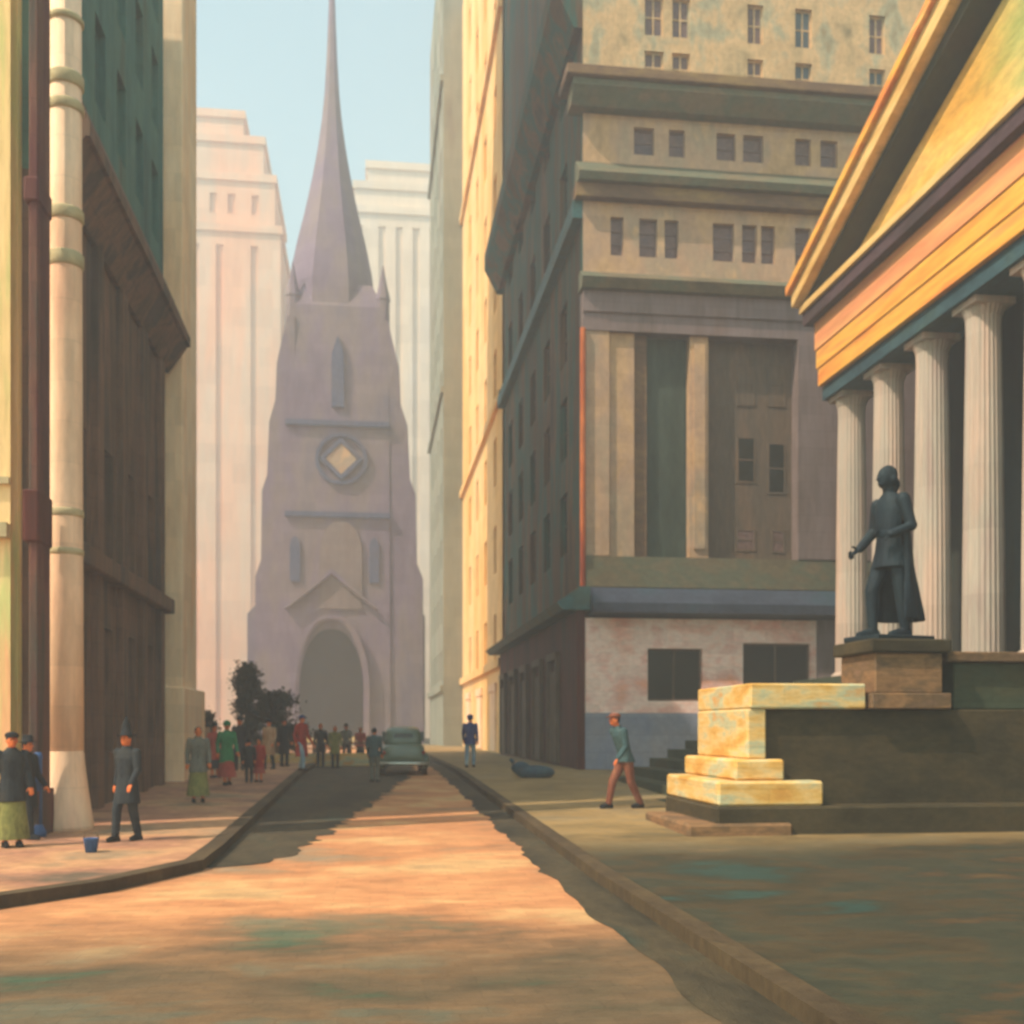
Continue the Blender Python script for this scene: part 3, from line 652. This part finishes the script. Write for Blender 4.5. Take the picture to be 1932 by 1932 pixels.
# ------------------------------------------------------------------ people
def remeshed(mb, vox, name):
    bmesh.ops.recalc_face_normals(mb.bm, faces=mb.bm.faces)
    me = bpy.data.meshes.new(name); mb.bm.to_mesh(me); mb.bm.free()
    o = bpy.data.objects.new('scratch', me); COL.objects.link(o)
    r = o.modifiers.new('r', 'REMESH'); r.mode = 'VOXEL'; r.voxel_size = vox; r.use_smooth_shade = True
    s_ = o.modifiers.new('s', 'SMOOTH'); s_.iterations = 3; s_.factor = .5
    dg = bpy.context.evaluated_depsgraph_get(); m2 = bpy.data.meshes.new_from_object(o.evaluated_get(dg)); m2.name = name
    bpy.data.objects.remove(o); bpy.data.meshes.remove(me)
    return m2
def limb(mb, pts, rad): 
    mb.tube(pts, rad, 12)
    for p, r in zip(pts, rad): mb.ball(p, r if not isinstance(r, tuple) else r[0], 10, 6)
def hand(mb, w, d, side, s=1.0, curl=.5):
    """palm plus five bent fingers; w wrist, d direction of the hand"""
    w = Vector(w); d = Vector(d).normalized(); sd = d.cross(Vector((0, 1, 0)) if abs(d.y) < .8 else Vector((1, 0, 0))).normalized(); nn = sd.cross(d).normalized()
    c = w+d*.05*s
    mb.tube([w-d*.02*s, c, w+d*.095*s], [(.024*s, .018*s), (.040*s, .017*s), (.038*s, .014*s)], 12)
    for k, (o_, L) in enumerate(((-.03, .065), (-.01, .078), (.01, .073), (.03, .056))):
        p0 = w+d*.08*s+sd*o_*s; p1 = p0+(d+nn*curl*.5)*L*.5*s; p2 = p1+(d*.7+nn*curl)*L*.5*s
        mb.tube([p0, p1, p2], [.0095*s, .009*s, .0075*s], 8); mb.ball(p2, .0075*s, 8, 5)
    p0 = w+d*.03*s+nn*.005-sd*.028*s*side; p1 = p0+(d*.6-sd*.8*side+nn*.3)*.035*s; p2 = p1+(d*.9-sd*.2*side+nn*.4)*.03*s
    mb.tube([p0, p1, p2], [.013*s, .011*s, .009*s], 8); mb.ball(p2, .009*s, 8, 5)
def person(label, u, t, H, face, coat, legs, hat=None, pose='stand', skirt=None, hem=.82, x=None, y=None, zz=None, vox=.011, group='people in the street', name='person', allm=None, hairm=None, bend=0.0):
    if x is None: x, y = at(u, t)
    onr = (-2.26 < x < 2.9) if y > 15.9 else False
    z = zz if zz is not None else g(y)+(.006 if onr else K+.004)
    T = thing(name, label, 'person', (0, 0, 0), group)
    R = allm or None
    # joints; the figure faces -Y
    W = {'walk': (.30, -.26, .26), 'stand': (.02, .03, .05), 'step': (.16, -.14, .14)}[pose]
    fl, bk, arm = W
    hipz = .92-(.03 if pose == 'walk' else 0)
    hx = .09
    L = [(-hx, 0, hipz), (-hx-.01, -fl*.62-.03, .50), (-hx-.01, -fl, .085)]
    Rr = [(hx, 0, hipz), (hx+.01, -bk*.35-.03, .49), (hx+.01, -bk, .10 if pose == 'walk' else .085)]
    by = lambda zq: -bend*max(0, zq-.95)
    sh = 1.43
    AL = [(-.19, by(sh), sh), (-.24, by(1.15)+arm*.45+.02, 1.15), (-.25, by(.9)+arm*.5-.05, .91)]
    AR = [(.19, by(sh), sh), (.24, by(1.15)-arm*.35+.02, 1.15), (.25, by(.9)-arm*1.0-.06, .93)]
    if pose == 'statue': pass
    b = MB()
    b.loft([(0, by(z_), z_, rx, ry) for z_, rx, ry in ((.86, .13, .10), (.95, .165, .115), (1.06, .135, .10), (1.2, .15, .108), (1.34, .175, .112), (1.43, .17, .09), (1.49, .08, .07))])
    limb(b, [(0, by(1.46), 1.46), (0, by(1.56)-.01, 1.57)], [.06, .055])
    hy = by(1.62)-.02
    b.ball((0, hy, 1.645), (.076, .095, .115), 16, 12); b.ball((0, hy-.03, 1.585), (.055, .062, .055), 12, 8)
    b.tube([(0, hy-.085, 1.665), (0, hy-.115, 1.625), (0, hy-.09, 1.615)], [.010, .017, .012], 8)
    for s_ in (-1, 1): b.ball((s_*.077, hy+.005, 1.64), (.012, .022, .032), 8, 6)
    b.ball((0, hy-.088, 1.585), (.024, .01, .009), 8, 5)
    for Q in (L, Rr):
        limb(b, Q, [.085, .055, .038]); a = Q[2]
        b.tube([(a[0], a[1]+.05, .045), (a[0], a[1]-.06, .045), (a[0], a[1]-.17, .03)], [(.035, .035), (.045, .035), (.03, .022)], 10)
    for s_, Q in ((-1, AL), (1, AR)):
        limb(b, Q, [.055, .042, .030]); d = Vector(Q[2])-Vector(Q[1]); hand(b, Q[2], d, s_)
    M = Matrix.Translation((x, y, z)) @ Matrix.Rotation(face, 4, 'Z') @ Matrix.Scale(H/1.76, 4)
    T.location = (x, y, z); T.rotation_euler = (0, 0, face); T.scale = (1, 1, 1); ORG[T.name] = Vector((0, 0, 0))
    SC = Matrix.Scale(H/1.76, 4)
    def put(nm, mb, m, v=vox, parent=T, rm=True):
        me = remeshed(mb, v, nm) if rm else None
        if me is None:
            bmesh.ops.recalc_face_normals(mb.bm, faces=mb.bm.faces); me = bpy.data.meshes.new(nm); mb.bm.to_mesh(me); mb.bm.free()
        me.transform(SC); return mesh_obj(nm, me, allm or m, parent, True)
    body = put('body', b, skin_m, min(vox, .0085))
    # eyes
    e = MB()
    for s_ in (-1, 1): e.ball((s_*.03, hy-.082, 1.655), .011, 8, 6)
    put('eyes', e, c_black, rm=False)
    # coat with sleeves
    c = MB(); fh = 1+.25*(1.0-hem)
    secs = [(hem, .185*fh+.02, .15*fh+.02), (.95, .19, .145), (1.06, .165, .128), (1.2, .175, .132), (1.34, .20, .135), (1.43, .19, .11), (1.51, .085, .08)]
    c.loft([(0, by(z_), z_, rx, ry) for z_, rx, ry in secs])
    for Q in (AL, AR): q2 = Vector(Q[2])*.97+Vector(Q[1])*.03; limb(c, [Q[0], Q[1], tuple(q2)], [.075, .060, .045])
    c.tube([(0, by(1.48), 1.47), (0, by(1.53), 1.535)], [.085, .078], 14)
    ct = put('coat', c, coat)
    bt = MB()
    for k in range(3): bt.ball((0, by(1.05+.13*k)-.137, 1.05+.13*k), .012, 8, 5)
    put('buttons', bt, c_black, rm=False, parent=ct)
    if skirt:
        k_ = MB().loft([(0, .0, skirt, .27, .23+abs(fl)*.4), (0, 0, .5, .22, .18+abs(fl)*.3), (0, 0, .8, .185, .14), (0, 0, 1.0, .15, .115)], 24)
        put('skirt', k_, legs)
    else:
        k_ = MB(); k_.loft([(0, 0, .84, .15, .115), (0, 0, 1.02, .155, .12)])
        for Q in (L, Rr): limb(k_, [Q[0], Q[1], (Q[2][0], Q[2][1], .10)], [.105, .078, .062])
        put('trousers', k_, legs)
    for Q in (L, Rr):
        a = Q[2]; s_ = MB().tube([(a[0], a[1]+.07, .045), (a[0], a[1]-.06, .05), (a[0], a[1]-.19, .03)], [(.045, .045), (.052, .045), (.036, .028)], 12)
        s_.box(a[0]-.04, a[0]+.04, a[1]-.17, a[1]+.08, 0, .03); put('shoe', s_, c_black, v=.009)
    hr = MB().ball((0, hy+.018, 1.665), (.086, .095, .105), 14, 10)
    if hairm == 'long': hr.ball((0, hy+.06, 1.57), (.08, .06, .12), 12, 8)
    hr.box(-.2, .2, -.5, hy-.045, 1.4, 1.60) if False else None
    put('hair', hr, c_dark if not allm else allm)
    if hat:
        kind, hm = hat; z0 = 1.70
        if kind == 'brim': h_ = MB().lathe(0, hy, [(.15, z0), (.155, z0+.012), (.095, z0+.02), (.092, z0+.10), (.075, z0+.13), (.02, z0+.135)], 20)
        elif kind == 'cap': h_ = MB().ball((0, hy+.01, z0+.02), (.105, .115, .06), 16, 8).box(-.06, .06, hy-.16, hy-.05, z0-.012, z0+.006)
        elif kind == 'tall': h_ = MB().lathe(0, hy, [(.15, z0), (.15, z0+.015), (.09, z0+.02), (.07, z0+.16), (.03, z0+.27), (.01, z0+.32)], 20)
        else: h_ = MB().lathe(0, hy+.01, [(.105, z0-.05), (.11, z0+.0), (.10, z0+.06), (.05, z0+.1), (.01, z0+.11)], 16)
        put('hat', h_, hm, rm=False)
    return T
AW = 0  # facing the camera
person('man in black banded cap and dark coat over olive skirts, at the left edge', 22, 16.6, 1.72, .5, c_dark, c_olive, ('cap', c_black), 'stand', .12, .70)
person('figure in black coat walking just right of the capped man, at the left edge', 50, 17.6, 1.60, 1.2, c_black, c_dark, ('brim', c_black), 'step', None, .55)
person('person in tall pointed dark hat and dark coat before the pale banded column', 240, 17.4, 1.72, -.5, c_dark, c_dark, ('tall', c_black), 'step', None, .6)
person('bareheaded person in grey coat near the foot of the peach tower', 374, 24.5, 1.68, .2, c_grey, c_olive, None, 'stand', .15, .7)
person('person in bright green coat and rose skirt on the left pavement', 428, 30, 1.72, .4, c_green, c_rose, ('cloche', c_green), 'step', .22, .62)
person('child in dark coat beside a child in red', 470, 31, 1.2, 0, c_dark, c_dark, ('cloche', c_black), 'stand', None, .6)
person('child in red coat beside a child in dark coat', 489, 31.2, 1.22, -.3, c_red, c_rose, None, 'stand', .35, .6)
person('person in long red coat and blue cap crossing before the church', 569, 37, 1.84, .9, c_red, c_lblue, ('cap', c_blue), 'step', None, .45)
person('person in dark coat just right of the red coated one', 605, 44, 1.75, 0, c_dark, c_dark, None, 'stand', None, .6)
person('distant dark figure before the right edge of the church doorway', 653, 52, 1.72, 0, c_grey, c_dark, ('brim', c_black), 'stand')
person('distant figure in tan standing by the churchyard wall', 384, 44, 1.72, .4, c_tan, c_grey, None, 'stand')
person('distant stooping figure in rose near the churchyard wall', 680, 50, 1.6, 0, c_rose, c_dark, None, 'stand', .3, .8)
person('person in grey green standing at the left rear corner of the parked car', 706, 33.5, 1.66, 2.8, c_teal, c_grey, None, 'stand')
person('person in rose coat between the peach tower foot and the green coated person', 404, 33, 1.6, .8, c_rose, c_dark, ('brim', c_dark), 'stand', .3, .6)
person('person in dark coat standing just behind the two children', 452, 37, 1.75, .1, c_dark, c_dark, ('brim', c_black), 'stand', None, .5)
person('person in tan coat and dark hat below the spreading bush', 508, 38, 1.7, -.4, c_tan, c_dark, ('cap', c_black), 'step', None, .5)
person('person in black coat left of the red coated one', 536, 41, 1.75, .5, c_black, c_dark, ('brim', c_black), 'stand', None, .45)
person('distant person in olive coat right of the red coated one', 632, 43, 1.65, .2, c_olive, c_dark, None, 'stand', None, .6)
person('person in blue coat and pale blue trousers by the ochre building', 887, 40, 1.88, 2.9, c_blue, c_lblue, ('cloche', c_blue), 'step', None, .78)
person('man in striped cap, slate jacket and russet trousers striding left before the rose wall', 1180, 23.3, 2.0, -1.25, c_teal, c_brown, ('cap', c_brown), 'walk', None, .86, bend=.32, vox=.009)

# ------------------------------------------------------------------ statue
def statue():
    x, y, z = 9.28, 18.75, 3.56; k = 3.14/1.80
    T = thing('statue', 'dark bronze statue of a cloaked man reaching out one hand, on the granite pedestal', 'statue', (x, y, z))
    T.rotation_euler = (0, 0, -PI/2+.25); ORG[T.name] = Vector((0, 0, 0)); SC = Matrix.Scale(k, 4)
    b = MB(); zo = .04
    b.loft([(0, yy, z_, rx, ry) for yy, z_, rx, ry in ((0, .84, .15, .13), (0, .95, .17, .14), (0, 1.06, .15, .13), (0, 1.2, .16, .14), (.01, 1.36, .19, .14), (.01, 1.45, .18, .12), (0, 1.53, .09, .08))])
    limb(b, [(0, 0, 1.48), (0, -.03, 1.60)], [.065, .058])
    b.ball((0, -.05, 1.69), (.08, .10, .12), 16, 12); b.ball((0, -.085, 1.63), (.055, .06, .05), 12, 8)
    b.tube([(0, -.14, 1.70), (0, -.172, 1.66), (0, -.145, 1.65)], [.010, .017, .012], 8)
    for s_ in (-1, 1): b.ball((s_*.08, -.04, 1.68), (.012, .022, .03), 8, 6); b.ball((s_*.03, -.14, 1.705), (.015, .008, .009), 8, 5)
    b.ball((0, -.146, 1.625), (.025, .01, .009), 8, 5)
    # legs: front leg relaxed, rear straight
    for Q in ([(-.09, 0, .90), (-.11, -.15, .52), (-.11, -.13, .13)], [(.09, .02, .90), (.10, .05, .50), (.10, .10, .13)]):
        limb(b, Q, [.105, .068, .05]); a = Q[2]
        b.tube([(a[0], a[1]+.06, .09), (a[0], a[1]-.07, .085), (a[0], a[1]-.2, .065)], [(.045, .05), (.055, .045), (.035, .028)], 12)
    # coat skirts
    b.loft([(0, .0, .76, .20, .165), (0, .0, .86, .185, .15), (0, 0, .98, .165, .135)], 20)
    # reaching arm (right) and arm held to the chest (left)
    limb(b, [(-.19, 0, 1.44), (-.25, .0, 1.18), (-.24, -.19, .99)], [.075, .062, .045]); hand(b, (-.24, -.205, .975), (0, -.85, -.5), -1, 1.15, .3)
    limb(b, [(.19, 0, 1.44), (.25, .05, 1.17), (.19, -.14, 1.08)], [.075, .062, .045]); hand(b, (.185, -.15, 1.08), (-.5, -.8, 0), 1, 1.1, .9)
    b.box(-.27, .27, -.38, .34, 0, .055)
    me = remeshed(b, .0085, 'body'); me.transform(SC); mesh_obj('body', me, bronze_m, T, True)
    c = MB()   # cloak hanging from the shoulders down the back, flaring at the heel
    rs = []
    for i in range(15):
        q = i/14; zz = 1.52-1.30*q; half = .14+.10*q**.5 if q < .9 else .24
        bk = .09+.08*min(1, q*1.6)+.42*max(0, q-.6)
        outer = []; inner = []
        for j in range(17):
            a = (j/16-.5)*PI*1.12; fold = 1+.06*math.sin(j*2.6+q*2)*min(1, q*2)
            outer.append((half*1.05*math.sin(a)*fold, .0+bk*1.05*math.cos(a)*fold+.04, zz)); inner.append((half*.93*math.sin(a)*fold, bk*.85*math.cos(a)*fold+.03, zz))
        rs.append(outer+inner[::-1])
    c.rings(rs)
    me = remeshed(c, .012, 'cloak'); me.transform(SC); mesh_obj('cloak', me, bronze_m, T, True)
    h = MB().ball((0, -.025, 1.72), (.09, .10, .105), 14, 10).ball((0, .055, 1.63), (.06, .05, .09), 10, 8).ball((.075, -.02, 1.67), (.03, .04, .05)).ball((-.075, -.02, 1.67), (.03, .04, .05))
    me = remeshed(h, .01, 'hair'); me.transform(SC); mesh_obj('hair', me, bronze_m, T, True)
statue()

# ------------------------------------------------------------------ old saloon car seen from behind
def car():
    x, y = at(762, 36.5); z = g(y)
    T = thing('parked_car', 'rounded grey green vintage saloon car parked by the right kerb, seen from behind', 'car', (x, y, z))
    def sec(yy, pts): return [(x+a, y+yy, z+b) for a, b in pts]
    def ring(w0, w1, z0, z1, n=16):
        p = []
        for j in range(n):
            a = 2*PI*j/n; ca, sa = math.cos(a), math.sin(a)
            ex = abs(ca)**.45*(1 if ca > 0 else -1); ez = abs(sa)**.45*(1 if sa > 0 else -1)
            zz = (z0+z1)/2+(z1-z0)/2*ez; w = w0+(w1-w0)*(zz-z0)/(z1-z0); p.append((w*ex, zz))
        return p
    b = MB().rings([sec(yy, ring(*r)) for yy, r in ((0, (.62, .5, .42, .80)), (.12, (.72, .62, .36, .98)), (.5, (.78, .70, .34, 1.08)), (1.2, (.80, .74, .34, 1.10)), (2.6, (.78, .7, .34, 1.08)), (3.9, (.66, .55, .34, 1.02)), (4.2, (.55, .45, .4, .9)))])
    body = part('body', b, car_m, T, True)
    part('cabin', MB().rings([sec(yy, ring(*r)) for yy, r in ((.45, (.55, .45, .95, 1.2)), (.8, (.68, .55, .95, 1.56)), (1.3, (.70, .58, .95, 1.66)), (2.2, (.70, .58, .95, 1.64)), (2.75, (.62, .5, .95, 1.1)))]), car_m, T, True)
    part('rear_window', MB().rings([sec(yy, [(-.36, z0), (.36, z0), (.30, z1), (-.30, z1)]) for yy, z0, z1 in ((.52, 1.17, 1.42), (.85, 1.17, 1.42))]), glassb_m, T)
    for s_ in (-1, 1):
        part('side_window', MB().box(*sorted((x+s_*.60, x+s_*.705)), y+1.0, y+1.7, z+1.15, z+1.48), glassb_m, T)
        for yy in (.75, 3.3):
            w = part('wheel', MB().tube([(x+s_*.62, y+yy, z+.33), (x+s_*.80, y+yy, z+.33)], [.33, .33], 20), tyre_m, T)
            part('hub', MB().tube([(x+s_*.78, y+yy, z+.33), (x+s_*.82, y+yy, z+.33)], [.14, .10], 14), chrome_m, w)
            part('fender', MB().ball((x+s_*.70, y+yy, z+.48), (.20, .52, .32), 14, 10), car_m, T, True)
        part('tail_lamp', MB().ball((x+s_*.66, y+.08, z+.78), (.06, .06, .07)), tail_m, T, True)
    part('bumper', MB().tube([(x-.82, y+.05, z+.42), (x-.5, y-.12, z+.42), (x+.5, y-.12, z+.42), (x+.82, y+.05, z+.42)], [.05]*4), chrome_m, T, True)
car()

# ------------------------------------------------------------------ small things
x, y = at(1010, 33.5); z = g(y)+K
sk = thing('sack', 'dark blue sack lying on the pavement at the foot of the corner building', 'sack', (x, y, z))
m = MB().ball((x, y, z+.16), (.62, .3, .22), 18, 12).ball((x-.45, y, z+.3), (.3, .22, .2), 14, 10).tube([(x-.6, y, z+.4), (x-.78, y, z+.58)], [.08, .05], 10)
me = remeshed(m, .03, 'sack_body'); o = mesh_obj('cloth_body', me, sack_m, None, True); me.transform(Matrix.Translation((-x, -y, -z))); o.parent = sk
part('tie', MB().tube([(x-.58, y, z+.38), (x-.66, y, z+.46)], [.085, .08], 10), c_tan, sk)
x, y = at(72, 17.9); z = g(y)+K
bp = thing('blue_post', 'slim blue painted post at the foot of the maroon pier', 'post', (x, y, z))
part('shaft', MB().lathe(x, y, [(.07, z), (.065, z+1.25), (.075, z+1.3), (.05, z+1.38)], 16), c_cobalt, bp, True)
part('foot', MB().lathe(x, y, [(.13, z), (.13, z+.08), (.09, z+.16), (.07, z+.2)], 16), c_cobalt, bp, True)
x, y = at(172, 16.0); z = g(y)+K
bk = thing('bucket', 'small blue bucket on the left pavement below the banded column', 'bucket', (x, y, z))
part('pail', MB().lathe(x, y, [(.08, z), (.11, z+.2), (.118, z+.21), (.10, z+.2), (.075, z+.03)], 18), c_cobalt, bk, True)
part('handle', MB().tube([(x-.11, y, z+.2), (x-.07, y-.02, z+.29), (x+.07, y-.02, z+.29), (x+.11, y, z+.2)], [.008]*4, 6), umber_m, bk)

# ------------------------------------------------------------------ haze, sky, sun
hz = MB().box(-300, 300, -100, 600, -1.2, 112)
hm = bpy.data.materials.new('haze'); hm.use_nodes = True; n = hm.node_tree.nodes; n.clear()
ho = n.new('ShaderNodeOutputMaterial'); pv = n.new('ShaderNodeVolumePrincipled'); pv.inputs['Color'].default_value = (.86, .90, 1.0, 1)
pv.inputs['Density'].default_value = .0031; pv.inputs['Anisotropy'].default_value = .2
hm.node_tree.links.new(pv.outputs[0], ho.inputs['Volume'])
o = part('haze', hz, hm); props(o, kind='stuff')

D = Vector((1, .42, 0)).normalized(); EL = math.radians(50)
dv = Vector((D.x*math.cos(EL), D.y*math.cos(EL), -math.sin(EL)))
sn = bpy.data.lights.new('sun', 'SUN'); sn.energy = 3.3; sn.angle = math.radians(1.0); sn.color = (1, .84, .64)
so = bpy.data.objects.new('sun', sn); COL.objects.link(so); so.rotation_euler = dv.to_track_quat('-Z', 'Y').to_euler()
w = bpy.data.worlds.new('World'); S.world = w; w.use_nodes = True; n = w.node_tree.nodes; l = w.node_tree.links; n.clear()
wo = n.new('ShaderNodeOutputWorld'); bg = n.new('ShaderNodeBackground'); sk_ = n.new('ShaderNodeTexSky'); sk_.sky_type = 'NISHITA'; sk_.sun_disc = False
sk_.sun_elevation = EL; sk_.sun_rotation = math.atan2(-dv.x, -dv.y)
tint = n.new('ShaderNodeMix'); tint.data_type = 'RGBA'; tint.blend_type = 'MULTIPLY'; tint.inputs[0].default_value = 1; tint.inputs[7].default_value = (1.12, 1.19, .80, 1)
l.new(sk_.outputs[0], tint.inputs[6]); l.new(tint.outputs[2], bg.inputs[0]); bg.inputs[1].default_value = .15; l.new(bg.outputs[0], wo.inputs[0])
S.view_settings.view_transform = 'Standard'; S.view_settings.look = 'None'; S.view_settings.exposure = 1.15; S.view_settings.gamma = 1
S.render.engine = 'CYCLES'
S.cycles.volume_bounces = 1
